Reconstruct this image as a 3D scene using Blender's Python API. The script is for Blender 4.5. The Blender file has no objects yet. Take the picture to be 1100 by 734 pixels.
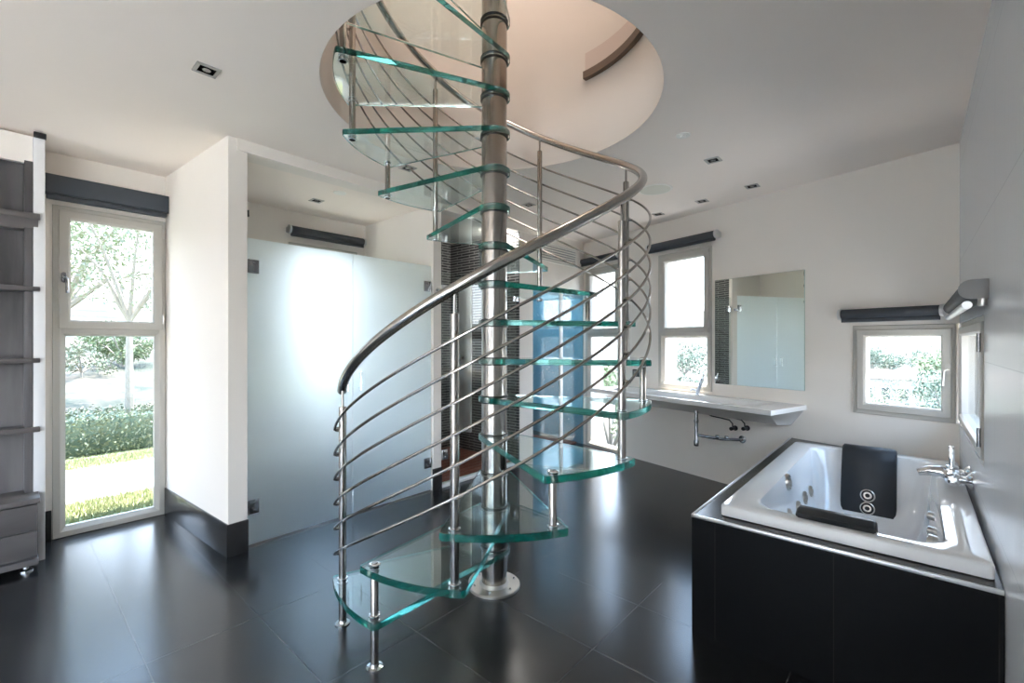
import bpy, bmesh, math, random
from mathutils import Vector, Matrix, noise as mnoise
random.seed(7)
C = bpy.context.scene.collection
PI = math.pi
# ---------------------------------------------------------------- camera frame (1100 x 734)
F, CAMH = 488.0, 1.35
YAW = math.radians(41.52)
FW = Vector((-math.sin(YAW), math.cos(YAW), 0)); RT = Vector((math.cos(YAW), math.sin(YAW), 0))
def at_z(px, py, z):
    d = F * (z - CAMH) / (367 - py)
    p = FW * d + RT * ((px - 550) / F * d); return Vector((p.x, p.y, z))

# ---------------------------------------------------------------- materials
def P(name, col, rough=.5, metal=0., spec=.5, coat=0., trans=0., ior=1.45, vary=0., vscale=3., bump=0., bscale=40.):
    m = bpy.data.materials.new(name); m.use_nodes = True
    nt = m.node_tree; b = nt.nodes['Principled BSDF']
    b.inputs['Base Color'].default_value = (*col, 1); b.inputs['Roughness'].default_value = rough
    b.inputs['Metallic'].default_value = metal; b.inputs['Specular IOR Level'].default_value = spec
    b.inputs['Coat Weight'].default_value = coat; b.inputs['Transmission Weight'].default_value = trans
    b.inputs['IOR'].default_value = ior
    tc = nt.nodes.new('ShaderNodeTexCoord')
    if vary:
        n = nt.nodes.new('ShaderNodeTexNoise'); n.inputs['Scale'].default_value = vscale; n.inputs['Detail'].default_value = 5
        r = nt.nodes.new('ShaderNodeMapRange'); r.inputs['To Min'].default_value = 1 - vary; r.inputs['To Max'].default_value = 1 + vary
        mx = nt.nodes.new('ShaderNodeVectorMath'); mx.operation = 'SCALE'; mx.inputs[0].default_value = col
        nt.links.new(tc.outputs['Object'], n.inputs['Vector']); nt.links.new(n.outputs['Fac'], r.inputs['Value'])
        nt.links.new(r.outputs['Result'], mx.inputs['Scale']); nt.links.new(mx.outputs['Vector'], b.inputs['Base Color'])
    if bump:
        n2 = nt.nodes.new('ShaderNodeTexNoise'); n2.inputs['Scale'].default_value = bscale; n2.inputs['Detail'].default_value = 4
        bp = nt.nodes.new('ShaderNodeBump'); bp.inputs['Strength'].default_value = bump; bp.inputs['Distance'].default_value = .01
        nt.links.new(tc.outputs['Object'], n2.inputs['Vector']); nt.links.new(n2.outputs['Fac'], bp.inputs['Height'])
        nt.links.new(bp.outputs['Normal'], b.inputs['Normal'])
    return m

def tile_mat(name, c1, c2, cm, bw, rh, ms, loc=(0, 0), rough=.3, spec=.5, offset=0., vary_rough=0., bump=.3, blot=0., streak=False):
    m = P(name, c1, rough, spec=spec); nt = m.node_tree; b = nt.nodes['Principled BSDF']
    uv = nt.nodes.new('ShaderNodeUVMap'); mp = nt.nodes.new('ShaderNodeMapping'); mp.inputs['Location'].default_value = (loc[0], loc[1], 0)
    br = nt.nodes.new('ShaderNodeTexBrick'); br.offset = offset; br.squash = 1
    for k, v in (('Color1', c1), ('Color2', c2), ('Mortar', cm)): br.inputs[k].default_value = (*v, 1)
    for k, v in (('Scale', 1), ('Brick Width', bw), ('Row Height', rh), ('Mortar Size', ms), ('Mortar Smooth', .1), ('Bias', 0)): br.inputs[k].default_value = v
    nt.links.new(uv.outputs['UV'], mp.inputs['Vector']); nt.links.new(mp.outputs['Vector'], br.inputs['Vector'])
    out = br.outputs['Color']
    if blot:
        n = nt.nodes.new('ShaderNodeTexNoise'); n.inputs['Scale'].default_value = 6; n.inputs['Detail'].default_value = 8
        r = nt.nodes.new('ShaderNodeMapRange'); r.inputs['From Min'].default_value = .3; r.inputs['From Max'].default_value = .7
        r.inputs['To Min'].default_value = 1 - blot; r.inputs['To Max'].default_value = 1 + blot
        mx = nt.nodes.new('ShaderNodeVectorMath'); mx.operation = 'SCALE'
        nt.links.new(uv.outputs['UV'], n.inputs['Vector']); nt.links.new(n.outputs['Fac'], r.inputs['Value'])
        nt.links.new(out, mx.inputs[0]); nt.links.new(r.outputs['Result'], mx.inputs['Scale']); out = mx.outputs['Vector']
    nt.links.new(out, b.inputs['Base Color'])
    if vary_rough:
        n = nt.nodes.new('ShaderNodeTexNoise'); n.inputs['Scale'].default_value = 3; n.inputs['Detail'].default_value = 6
        r = nt.nodes.new('ShaderNodeMapRange'); r.inputs['To Min'].default_value = rough - vary_rough; r.inputs['To Max'].default_value = rough + vary_rough
        nt.links.new(uv.outputs['UV'], n.inputs['Vector']); nt.links.new(n.outputs['Fac'], r.inputs['Value']); nt.links.new(r.outputs['Result'], b.inputs['Roughness'])
    if bump:
        bp = nt.nodes.new('ShaderNodeBump'); bp.inputs['Strength'].default_value = bump; bp.inputs['Distance'].default_value = .002; bp.invert = True
        nt.links.new(br.outputs['Fac'], bp.inputs['Height'])
        last = bp
        if streak:
            m2 = nt.nodes.new('ShaderNodeMapping'); m2.inputs['Scale'].default_value = (60, 6, 1)
            n2 = nt.nodes.new('ShaderNodeTexNoise'); n2.inputs['Scale'].default_value = 1; n2.inputs['Detail'].default_value = 3
            b2 = nt.nodes.new('ShaderNodeBump'); b2.inputs['Strength'].default_value = .12; b2.inputs['Distance'].default_value = .004
            nt.links.new(uv.outputs['UV'], m2.inputs['Vector']); nt.links.new(m2.outputs['Vector'], n2.inputs['Vector']); nt.links.new(n2.outputs['Fac'], b2.inputs['Height'])
            nt.links.new(bp.outputs['Normal'], b2.inputs['Normal']); last = b2
        nt.links.new(last.outputs['Normal'], b.inputs['Normal'])
    return m

def thin_glass(name, tint=(1, 1, 1), refl=1.0, rough=0.0, spots=0.):
    m = bpy.data.materials.new(name); m.use_nodes = True; nt = m.node_tree
    for n in list(nt.nodes): nt.nodes.remove(n)
    o = nt.nodes.new('ShaderNodeOutputMaterial'); t = nt.nodes.new('ShaderNodeBsdfTransparent'); g = nt.nodes.new('ShaderNodeBsdfGlossy')
    t.inputs['Color'].default_value = (*tint, 1); g.inputs['Roughness'].default_value = rough
    fr = nt.nodes.new('ShaderNodeFresnel'); fr.inputs['IOR'].default_value = 1.45
    geo = nt.nodes.new('ShaderNodeNewGeometry'); 
    mu = nt.nodes.new('ShaderNodeMath'); mu.operation = 'MULTIPLY'; mu.inputs[1].default_value = refl
    mix = nt.nodes.new('ShaderNodeMixShader')
    # same reflectance from both faces of the sheet
    iv = nt.nodes.new('ShaderNodeMix'); iv.data_type = 'FLOAT'; iv.inputs[2].default_value = 1.45; iv.inputs[3].default_value = 1 / 1.45
    nt.links.new(geo.outputs['Backfacing'], iv.inputs[0]); 
    nt.links.new(iv.outputs[0], fr.inputs['IOR'])
    nt.links.new(fr.outputs['Fac'], mu.inputs[0]); nt.links.new(mu.outputs[0], mix.inputs['Fac'])
    nt.links.new(t.outputs[0], mix.inputs[1]); nt.links.new(g.outputs[0], mix.inputs[2])
    last = mix.outputs[0]
    if spots:
        d = nt.nodes.new('ShaderNodeBsdfDiffuse'); d.inputs['Color'].default_value = (.9, .95, 1, 1)
        tc = nt.nodes.new('ShaderNodeTexCoord'); v = nt.nodes.new('ShaderNodeTexNoise'); v.inputs['Scale'].default_value = 45; v.inputs['Detail'].default_value = 6
        r = nt.nodes.new('ShaderNodeMapRange'); r.inputs['From Min'].default_value = .62; r.inputs['From Max'].default_value = .72; r.inputs['To Max'].default_value = spots
        m2 = nt.nodes.new('ShaderNodeMixShader')
        nt.links.new(tc.outputs['Object'], v.inputs['Vector']); nt.links.new(v.outputs['Fac'], r.inputs['Value'])
        nt.links.new(r.outputs['Result'], m2.inputs['Fac']); nt.links.new(last, m2.inputs[1]); nt.links.new(d.outputs[0], m2.inputs[2]); last = m2.outputs[0]
    nt.links.new(last, o.inputs['Surface']); return m

def emit(name, col, s):
    m = bpy.data.materials.new(name); m.use_nodes = True; nt = m.node_tree
    b = nt.nodes['Principled BSDF']; b.inputs['Emission Color'].default_value = (*col, 1); b.inputs['Emission Strength'].default_value = s
    return m

def wood_mat(name, c1, c2, scale, axis, rough=.5):
    m = P(name, c1, rough); nt = m.node_tree; b = nt.nodes['Principled BSDF']
    tc = nt.nodes.new('ShaderNodeTexCoord'); mp = nt.nodes.new('ShaderNodeMapping')
    mp.inputs['Scale'].default_value = axis
    n = nt.nodes.new('ShaderNodeTexNoise'); n.inputs['Scale'].default_value = scale; n.inputs['Detail'].default_value = 7; n.inputs['Distortion'].default_value = .6
    rp = nt.nodes.new('ShaderNodeValToRGB'); rp.color_ramp.elements[0].position = .35; rp.color_ramp.elements[1].position = .68
    rp.color_ramp.elements[0].color = (*c2, 1); rp.color_ramp.elements[1].color = (*c1, 1)
    nt.links.new(tc.outputs['Object'], mp.inputs['Vector']); nt.links.new(mp.outputs['Vector'], n.inputs['Vector'])
    nt.links.new(n.outputs['Fac'], rp.inputs['Fac']); nt.links.new(rp.outputs['Color'], b.inputs['Base Color'])
    return m

M = {}
M['wall'] = P('white_paint', (.83, .775, .715), .75, spec=.25, vary=.015, bump=.05, bscale=120)
M['ceil'] = P('ceiling_paint', (.90, .815, .745), .8, spec=.2, vary=.012)
M['well'] = P('stairwell_paint', (.82, .755, .695), .8, spec=.2, vary=.02)
M['gloss'] = tile_mat('glossy_wall_panel', (.69, .71, .725), (.68, .70, .72), (.56, .58, .6), 2.4, .6, .002, loc=(0, .535), rough=.27, spec=.4, bump=.15, streak=True)
TX, TY = .677, .4405
M['floor'] = tile_mat('dark_porcelain_floor', (.010, .0102, .011), (.012, .012, .013), (.05, .05, .05), TX, TY, .0022, loc=(1.733 + TX * 6, -1.287 + TY * 8), rough=.22, spec=.9, bump=.25)
M['bathtile'] = tile_mat('dark_bath_tile', (.005, .005, .0053), (.0055, .0055, .006), (.022, .02, .018), .44, .62, .002, loc=(.777 + .44 * 8, .06), rough=.25, spec=.12)
M['base'] = P('dark_skirting_tile', (.022, .021, .021), .25, vary=.2)
M['mosaic'] = tile_mat('black_strip_mosaic', (.045, .045, .047), (.10, .10, .10), (.34, .34, .33), .22, .032, .0045, rough=.22, offset=.37)
M['bluetile'] = tile_mat('blue_glass_mosaic', (.17, .36, .47), (.21, .42, .52), (.27, .45, .54), .022, .022, .0015, rough=.2)
M['deck'] = wood_mat('red_brown_deck', (.28, .085, .05), (.16, .045, .028), 9, (2, 25, 2), .5)
M['frame'] = P('window_frame_grey', (.50, .475, .43), .42, spec=.4, vary=.03)
M['steel'] = P('brushed_stainless', (.41, .38, .35), .2, 1.0, vary=.04, vscale=30)
M['plate'] = P('satin_plate_steel', (.56, .53, .49), .42, 1.0, vary=.04, vscale=30)
M['darksteel'] = P('dark_gasket', (.05, .05, .05), .35, .6)
M['hingem'] = P('dark_chrome_hinge', (.30, .30, .31), .25, 1.0)
M['chrome'] = P('polished_chrome', (.82, .83, .85), .06, 1.0)
M['satin'] = P('satin_nickel', (.55, .53, .5), .28, 1.0)
M['tub'] = P('white_acrylic', (.80, .80, .80), .10, spec=.5, coat=.4)
M['basin'] = P('white_resin', (.80, .80, .79), .22, spec=.5)
M['pad'] = P('charcoal_foam', (.022, .024, .028), .42, spec=.4, bump=.04, bscale=200)
M['blind'] = P('charcoal_blind_fabric', (.045, .05, .058), .6, vary=.1, bump=.1, bscale=250)
M['blindbox'] = P('charcoal_cassette', (.055, .066, .08), .4)
M['capgrey'] = P('grey_end_cap', (.30, .30, .30), .45)
M['alu'] = P('silver_aluminium', (.72, .72, .72), .3, .8)
M['whiteplastic'] = P('white_plastic', (.84, .81, .76), .45)
M['blackplastic'] = P('black_plastic', (.012, .012, .013), .3)
M['shelfwood'] = wood_mat('grey_oak_laminate', (.17, .16, .16), (.05, .046, .048), 5, (1, 1, .12), .45)
M['shelfwoodh'] = wood_mat('grey_oak_laminate_crosswise', (.17, .155, .152), (.095, .088, .088), 5, (1, .12, 1), .4)
M['voidblack'] = P('matte_black', (.004, .004, .004), 1.0, spec=0)
M['bezel'] = P('brushed_bezel', (.42, .40, .37), .5, .5)
M['whitepanel'] = P('white_laminate', (.78, .78, .79), .35)
M['mirror'] = P('silvered_mirror', (.86, .90, .88), .01, 1.0)
M['mirrorback'] = P('mirror_edge', (.45, .55, .52), .2)
M['pane'] = thin_glass('clear_window_glass')
M['shower'] = thin_glass('shower_glass', (.93, .97, .96), 1.3)
M['spotglass'] = thin_glass('spotted_cabin_glass', (.88, .95, .98), 1.2, spots=.45)
M['bark'] = P('grey_bark', (.22, .20, .17), .9, vary=.2, vscale=12)
M['leaf'] = P('olive_leaves', (.12, .16, .08), .6, vary=.4, vscale=2)
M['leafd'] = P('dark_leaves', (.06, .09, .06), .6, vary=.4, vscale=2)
M['leafg'] = P('grey_green_leaves', (.16, .18, .12), .6, vary=.35, vscale=2)
M['grass'] = P('lawn_grass', (.24, .26, .13), .9, vary=.3, vscale=4)
M['soil'] = P('dry_hillside_soil', (.10, .085, .072), .95, vary=.3, vscale=.6)
def land():
    m = P('hillside_scrub', (.1, .085, .07), .95); nt = m.node_tree; b = nt.nodes['Principled BSDF']; L = nt.links.new
    tc = nt.nodes.new('ShaderNodeTexCoord'); n = nt.nodes.new('ShaderNodeTexNoise'); n.inputs['Scale'].default_value = .35; n.inputs['Detail'].default_value = 9; n.inputs['Roughness'].default_value = .72
    r = nt.nodes.new('ShaderNodeValToRGB'); e = r.color_ramp.elements
    e[0].position = .42; e[0].color = (.014, .022, .014, 1); e[1].position = .58; e[1].color = (.085, .072, .058, 1)
    L(tc.outputs['Object'], n.inputs['Vector']); L(n.outputs['Fac'], r.inputs['Fac']); L(r.outputs['Color'], b.inputs['Base Color']); return m
M['land'] = land()
M['path'] = P('pale_concrete_path', (.27, .26, .245), .85, vary=.05)
M['bounce_terrace'] = P('pale_bounce_paving', (.72, .70, .66), .85, vary=.05)  # bright reflector tone, bounces sun up to the ceiling
M['render'] = P('white_house_render', (.42, .41, .40), .85)
M['rooft'] = P('pale_roof_tiles', (.30, .24, .22), .8)
M['darkpane'] = P('dark_house_glass', (.05, .06, .07), .1)
M['brown'] = P('walnut_edge', (.16, .11, .08), .5, vary=.2)
M['pink'] = P('stairwell_upstand_paint', (.72, .61, .55), .8)
M['fillw'] = emit('stairwell_fill_glow', (1, .94, .90), 1.9)
M['fills'] = emit('shower_fill_glow', (1, .97, .92), 10)
M['fillc'] = emit('cabin_fill_glow', (.85, .95, 1), 5)

def frosted():
    m = P('frosted_glass', (.89, .965, .98), .74, trans=1.0, ior=1.25, spec=.5); nt = m.node_tree
    t = nt.nodes.new('ShaderNodeBsdfTranslucent'); t.inputs['Color'].default_value = (.93, .975, .98, 1)
    mx = nt.nodes.new('ShaderNodeMixShader'); mx.inputs['Fac'].default_value = .25
    nt.links.new(nt.nodes['Principled BSDF'].outputs[0], mx.inputs[1]); nt.links.new(t.outputs[0], mx.inputs[2])
    nt.links.new(mx.outputs[0], nt.nodes['Material Output'].inputs['Surface']); return m
M['frost'] = frosted()
def tread_glass():
    m = P('green_edged_glass', (1, 1, 1), 0.0, trans=1.0, ior=1.5); nt = m.node_tree
    v = nt.nodes.new('ShaderNodeVolumeAbsorption'); v.inputs['Color'].default_value = (.10, .86, .78, 1); v.inputs['Density'].default_value = 3.6
    nt.links.new(v.outputs[0], nt.nodes['Material Output'].inputs['Volume']); return m
M['tread'] = tread_glass()
def edge_glass():
    m = tread_glass(); m.name = 'ground_glass_edge'; nt = m.node_tree; b = nt.nodes['Principled BSDF']
    t = nt.nodes.new('ShaderNodeBsdfTranslucent'); t.inputs['Color'].default_value = (.02, .50, .42, 1)
    d = nt.nodes.new('ShaderNodeBsdfDiffuse'); d.inputs['Color'].default_value = (.012, .30, .26, 1)
    a = nt.nodes.new('ShaderNodeMixShader'); a.inputs[0].default_value = .5
    c = nt.nodes.new('ShaderNodeMixShader'); c.inputs[0].default_value = .34
    L = nt.links.new
    L(t.outputs[0], a.inputs[1]); L(d.outputs[0], a.inputs[2]); L(b.outputs[0], c.inputs[1]); L(a.outputs[0], c.inputs[2]); L(c.outputs[0], nt.nodes['Material Output'].inputs['Surface'])
    return m
M['tedge'] = edge_glass()

# ---------------------------------------------------------------- mesh builder
class MB:
    def __init__(s): s.v = []; s.f = []; s.m = []; s.mi = 0
    def add(s, vs, fs, M4=None):
        o = len(s.v)
        for p in vs: s.v.append((M4 @ Vector(p)) if M4 else Vector(p))
        for f in fs: s.f.append([i + o for i in f]); s.m.append(s.mi)
        return s
    def box(s, a, b, M4=None):
        (x0, y0, z0), (x1, y1, z1) = [min(p, q) for p, q in zip(a, b)], [max(p, q) for p, q in zip(a, b)]
        return s.add([(x0, y0, z0), (x1, y0, z0), (x1, y1, z0), (x0, y1, z0), (x0, y0, z1), (x1, y0, z1), (x1, y1, z1), (x0, y1, z1)],
                     [(0, 3, 2, 1), (4, 5, 6, 7), (0, 1, 5, 4), (1, 2, 6, 5), (2, 3, 7, 6), (3, 0, 4, 7)], M4)
    def prism(s, poly, z0, z1, M4=None):
        n = len(poly)
        vs = [(x, y, z0) for x, y in poly] + [(x, y, z1) for x, y in poly]
        fs = [tuple(reversed(range(n))), tuple(range(n, 2 * n))] + [(i, (i + 1) % n, n + (i + 1) % n, n + i) for i in range(n)]
        return s.add(vs, fs, M4)
    def loft(s, rings, caps=True, M4=None, closed=False):
        n = len(rings[0]); vs = [p for r in rings for p in r]; fs = []
        R = len(rings)
        for k in range(R if closed else R - 1):
            for i in range(n):
                a, b = k * n, ((k + 1) % R) * n
                fs.append((a + i, a + (i + 1) % n, b + (i + 1) % n, b + i))
        if caps and not closed: fs += [tuple(reversed(range(n))), tuple(range((R - 1) * n, R * n))]
        return s.add(vs, fs, M4)
    def lathe(s, prof, seg=24, M4=None, caps=True):
        rings = [[(r * math.cos(2 * PI * i / seg), r * math.sin(2 * PI * i / seg), z) for i in range(seg)] for r, z in prof]
        return s.loft(rings, caps, M4)
    def cyl(s, p, q, r, seg=16, r2=None, caps=True):
        p, q = Vector(p), Vector(q); d = (q - p)
        M4 = Matrix.Translation(p) @ d.to_track_quat('Z', 'Y').to_matrix().to_4x4()
        return s.lathe([(r, 0), (r if r2 is None else r2, d.length)], seg, M4, caps)
    def tube(s, pts, r, seg=12, caps=True, radii=None):
        pts = [Vector(p) for p in pts]; rings = []
        t0 = (pts[1] - pts[0]).normalized()
        up = Vector((0, 0, 1)) if abs(t0.z) < .9 else Vector((1, 0, 0))
        for i, p in enumerate(pts):
            t = (pts[min(i + 1, len(pts) - 1)] - pts[max(i - 1, 0)]).normalized()
            x = up.cross(t)
            x = x.normalized() if x.length > 1e-6 else Vector((1, 0, 0))
            y = t.cross(x).normalized(); up = y
            rr = radii[i] if radii else r
            rings.append([p + x * (rr * math.cos(2 * PI * k / seg)) + y * (rr * math.sin(2 * PI * k / seg)) for k in range(seg)])
        return s.loft(rings, caps)
    def build(s, name, mats, parent=None, loc=None, rot=None, bevel=0., seg=2, ang=35, smooth=True, recalc=True):
        bm = bmesh.new(); vs = [bm.verts.new(p) for p in s.v]
        for f, mi in zip(s.f, s.m):
            try: bf = bm.faces.new([vs[i] for i in f]); bf.material_index = mi
            except ValueError: pass
        if recalc: bmesh.ops.recalc_face_normals(bm, faces=bm.faces)
        if bevel:
            bm.normal_update()
            ed = [e for e in bm.edges if len(e.link_faces) == 2 and e.calc_face_angle(0) > math.radians(30)]
            bmesh.ops.bevel(bm, geom=ed, offset=bevel, segments=seg, profile=.5, affect='EDGES', clamp_overlap=True)
        bm.normal_update()
        uv = bm.loops.layers.uv.new('UVMap')
        for f in bm.faces:
            n = f.normal; ax = max(range(3), key=lambda i: abs(n[i])); f.smooth = smooth
            for l in f.loops:
                c = l.vert.co
                l[uv].uv = (c.x, c.y) if ax == 2 else ((c.x, c.z) if ax == 1 else (c.y, c.z))
        if smooth:
            for e in bm.edges:
                if len(e.link_faces) == 2 and e.calc_face_angle(0) > math.radians(ang): e.smooth = False
        me = bpy.data.meshes.new(name); bm.to_mesh(me); bm.free()
        o = bpy.data.objects.new(name, me); C.objects.link(o)
        for m in (mats if isinstance(mats, (list, tuple)) else [mats]): me.materials.append(M[m])
        if parent: o.parent = parent
        if loc is not None: o.location = loc
        if rot is not None: o.rotation_euler = (0, 0, rot)
        return o

def tag(o, label=None, cat=None, group=None, kind=None):
    if label: o['label'] = label
    if cat: o['category'] = cat
    if group: o['group'] = group
    if kind: o['kind'] = kind
    return o
def empty(name, loc=(0, 0, 0), rz=0., **kw):
    o = bpy.data.objects.new(name, None); C.objects.link(o); o.location = loc; o.rotation_euler = (0, 0, rz); o.empty_display_size = .1
    return tag(o, **kw)
def struct(o, label=None, cat=None): return tag(o, label, cat, kind='structure')
def rrect(x0, y0, x1, y1, r, n=5):
    out = []
    for cx, cy, a0 in ((x1 - r, y1 - r, 0), (x0 + r, y1 - r, 90), (x0 + r, y0 + r, 180), (x1 - r, y0 + r, 270)):
        for i in range(n + 1):
            a = math.radians(a0 + 90 * i / n); out.append((cx + r * math.cos(a), cy + r * math.sin(a)))
    return out

# ---------------------------------------------------------------- plan of the room
H = 2.64
XR, XA, XP = .22, -4.40, -3.25         # right wall, left wall, partition face
YN = -5.2                              # rear (behind the camera)
CB = Vector((XR, 4.13, 0))             # corner of back wall and right wall
RB = math.radians(-15.64)              # back wall is skewed
BX = Vector((math.cos(RB), math.sin(RB), 0)); BY = Vector((-math.sin(RB), math.cos(RB), 0))
def wb(s, y=0., z=0.): return CB + BX * s + BY * y + Vector((0, 0, z))   # s<=0 leftwards, y outwards
TH = .30

# floor
fl = MB(); fl.prism([(XR + .02, YN - .02), (XR + .02, 4.15), tuple(wb(-5.1, .02).xy), (XA - .02, YN - .02)], -.2, 0)
struct(fl.build('floor', 'floor'))
# stairwell position
d0, l0 = 2.515, -.098
SC = FW * d0 + RT * l0
WR = .892
# ceiling with a round opening
SKY = [(-3.6, -4.6), (-.5, -4.6), (-.5, -3.0), (-3.6, -3.0)]  # hole for the unseen skylight added as fill
def ceiling():
    bm = bmesh.new()
    outer = [(XR + .3, YN - .3), (XR + .3, 4.1), tuple(wb(.3, .25).xy), tuple(wb(-5.2, .25).xy), (XA - .3, YN - .3)]
    ov = [bm.verts.new((x, y, H)) for x, y in outer]
    iv = [bm.verts.new((SC.x + WR * math.cos(2 * PI * i / 96), SC.y + WR * math.sin(2 * PI * i / 96), H)) for i in range(96)]
    kv = [bm.verts.new((x, y, H)) for x, y in SKY]
    ed = [bm.edges.new((l[i], l[(i + 1) % len(l)])) for l in (ov, iv, kv) for i in range(len(l))]
    bmesh.ops.triangle_fill(bm, use_beauty=True, use_dissolve=False, edges=ed)
    g = bmesh.ops.extrude_face_region(bm, geom=list(bm.faces))
    bmesh.ops.translate(bm, verts=[v for v in g['geom'] if isinstance(v, bmesh.types.BMVert)], vec=(0, 0, .34))
    bmesh.ops.recalc_face_normals(bm, faces=bm.faces)
    me = bpy.data.meshes.new('ceiling'); bm.to_mesh(me); bm.free(); me.materials.append(M['ceil'])
    o = bpy.data.objects.new('ceiling', me); C.objects.link(o); return struct(o)
ceiling()
# round stairwell wall going up
ring = lambda r, z, n=96: [(SC.x + r * math.cos(2 * PI * i / n), SC.y + r * math.sin(2 * PI * i / n), z) for i in range(n)]
w = MB(); w.loft([ring(WR, H + .341), ring(WR, 5.3), ring(WR + .12, 5.3), ring(WR + .12, H + .341)], closed=True)
struct(w.build('wall_stairwell', 'well', ang=60))
w = MB(); w.prism([p[:2] for p in ring(WR + .12, 0)], 5.3, 5.4); struct(w.build('ceiling_stairwell', 'well'))
w = MB(); w.loft([ring(WR + .001, H + .0), ring(WR + .001, H + .341), ring(WR - .001, H + .341), ring(WR - .001, H + .0)], closed=True)
struct(w.build('trim_1', 'well', ang=60))
def arc_band(r0, r1, z0, z1, a0, a1, n=32):
    rs = []
    for i in range(n + 1):
        a = math.radians(a0 + (a1 - a0) * i / n) + YAW; c, s_ = math.cos(a), math.sin(a)
        rs.append([(SC.x + r * c, SC.y + r * s_, z) for r, z in ((r0, z0), (r1, z0), (r1, z1), (r0, z1))])
    return MB().loft(rs)
struct(arc_band(WR - .035, WR + .01, 3.165, 3.215, -40, 46.7).build('trim_2', 'brown', ang=50))
struct(arc_band(WR - .012, WR + .01, 3.215, 3.35, -40, 46.5).build('trim_3', 'pink', ang=50))

def wall_run(name, loc, rz, L, holes, mat='wall', h=H + .02, th=TH, z0=0., s0=0.):
    """wall in its own frame: x along, y outwards; holes (x0, z0, x1, z1)"""
    xs = sorted({s0, L} | {v for q in holes for v in (q[0], q[2])}); zs = sorted({z0, h} | {v for q in holes for v in (q[1], q[3])})
    b = bmesh.new(); b.free()
    mb = MB()
    solid = lambda i, k: 0 <= i < len(xs) - 1 and 0 <= k < len(zs) - 1 and not any(q[0] - 1e-6 <= xs[i] and xs[i + 1] <= q[2] + 1e-6 and q[1] - 1e-6 <= zs[k] and zs[k + 1] <= q[3] + 1e-6 for q in holes)
    for i in range(len(xs) - 1):
        for k in range(len(zs) - 1):
            if not solid(i, k): continue
            a, c, e, g = xs[i], xs[i + 1], zs[k], zs[k + 1]
            mb.add([(a, 0, e), (c, 0, e), (c, 0, g), (a, 0, g)], [(0, 1, 2, 3)])
            mb.add([(a, th, e), (c, th, e), (c, th, g), (a, th, g)], [(3, 2, 1, 0)])
            if not solid(i - 1, k): mb.add([(a, 0, e), (a, 0, g), (a, th, g), (a, th, e)], [(0, 1, 2, 3)])
            if not solid(i + 1, k): mb.add([(c, 0, e), (c, th, e), (c, th, g), (c, 0, g)], [(0, 1, 2, 3)])
            if not solid(i, k - 1): mb.add([(a, 0, e), (a, th, e), (c, th, e), (c, 0, e)], [(0, 1, 2, 3)])
            if not solid(i, k + 1): mb.add([(a, 0, g), (c, 0, g), (c, th, g), (a, th, g)], [(0, 1, 2, 3)])
    return struct(mb.build(name, mat, loc=loc, rot=rz, smooth=False, recalc=False))

# back wall (frame: x along BX measured from corner, leftwards negative)
W1 = (-2.394, .86, -1.758, 2.285); W2 = (-3.56, 0.0, -2.955, 2.285); WC_ = (-.586, .815, 0.0, 1.467)
wall_run('wall_back', CB, RB, 0.31, [W1, W2, (WC_[0], WC_[1], 0.0, WC_[3])], s0=-4.98)
# left wall: frame x=+Y, y=-X
WA = (.24, 0.0, .865, 2.285); WT = (1.80, .60, 2.50, 2.285)
wall_run('wall_left', (XA, 0, 0), PI / 2, 5.45, [WA, WT], s0=YN)
# right wall: frame x=-Y, y=+X  (rz=-90)
WRt = (-4.13, .815, -2.75, 1.467)
WR2 = (.9, .0, 4.6, 2.45)  # unseen opening added to let side light in
wall_run('wall_right', (XR, 0, 0), -PI / 2, -YN, [WRt, WR2], mat='gloss', s0=-4.13)
# rear wall behind the photographer: wide glazing added as fill, frame x=-X.. rz=180
wall_run('wall_rear', (XR, YN, 0), PI, 4.62, [(.15, .0, 3.07, 2.55)], s0=0)

# partition, wc alcove and cabins
def solid(name, poly, z0, z1, mat='wall', **k): return struct(MB().prism(poly, z0, z1).build(name, mat, smooth=False, **k))
J0, J1 = (-4.40, .868), (-3.21, .95)
solid('wall_alcove', [J0, J1, (-3.22, 1.062), (-4.40, 1.0)], 0, H)
solid('wall_lintel', [(-3.206, 1.0), (-3.245, 2.60), (-3.245, 5.08), (-3.37, 5.1), (-3.37, 1.0)], 2.565, H + .01)
solid('wall_divider', [(XP, 2.60), (XP, 2.69), (XA, 2.69), (XA, 2.60)], 0, H)
solid('wall_pillar', [(XP, 3.80), (XP, 4.03), (XA, 4.03), (XA, 3.80)], 0, H)
solid('wall_cabin', [(XP, 4.03), (XP, 5.09), (XP - .1, 5.12), (XP - .1, 4.03)], 1.95, 2.565)
solid('ceiling_alcove', [(-3.3, .95), (-3.3, 5.1), (-4.4, 5.4), (-4.4, .95)], 2.585, H - .002, 'ceil')
# tiled linings
struct(MB().box((XA, 2.69, 0), (XA + .012, 3.80, 2.585)).build('wall_shower', 'mosaic', smooth=False))
struct(MB().box((XA + .012, 3.785, 0), (XP - .004, 3.80, 2.575)).build('wall_shower_side', 'mosaic', smooth=False))
struct(MB().box((XA + .012, 2.69, 0), (XP - .06, 2.702, 2.575)).build('wall_shower_near', 'mosaic', smooth=False))
struct(MB().box((-4.80, -.012, 0), (-3.62, -.001, 2.58)).build('wall_cabin_back', 'bluetile', loc=CB, rot=RB, smooth=False))
struct(MB().box((XA, 4.031, 0), (XA + .012, 5.35, 2.58)).build('wall_cabin_side', 'bluetile', smooth=False))
struct(MB().box((XA + .012, 4.03, 0), (XP - .02, 4.042, 2.58)).build('wall_cabin_near', 'bluetile', smooth=False))
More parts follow.
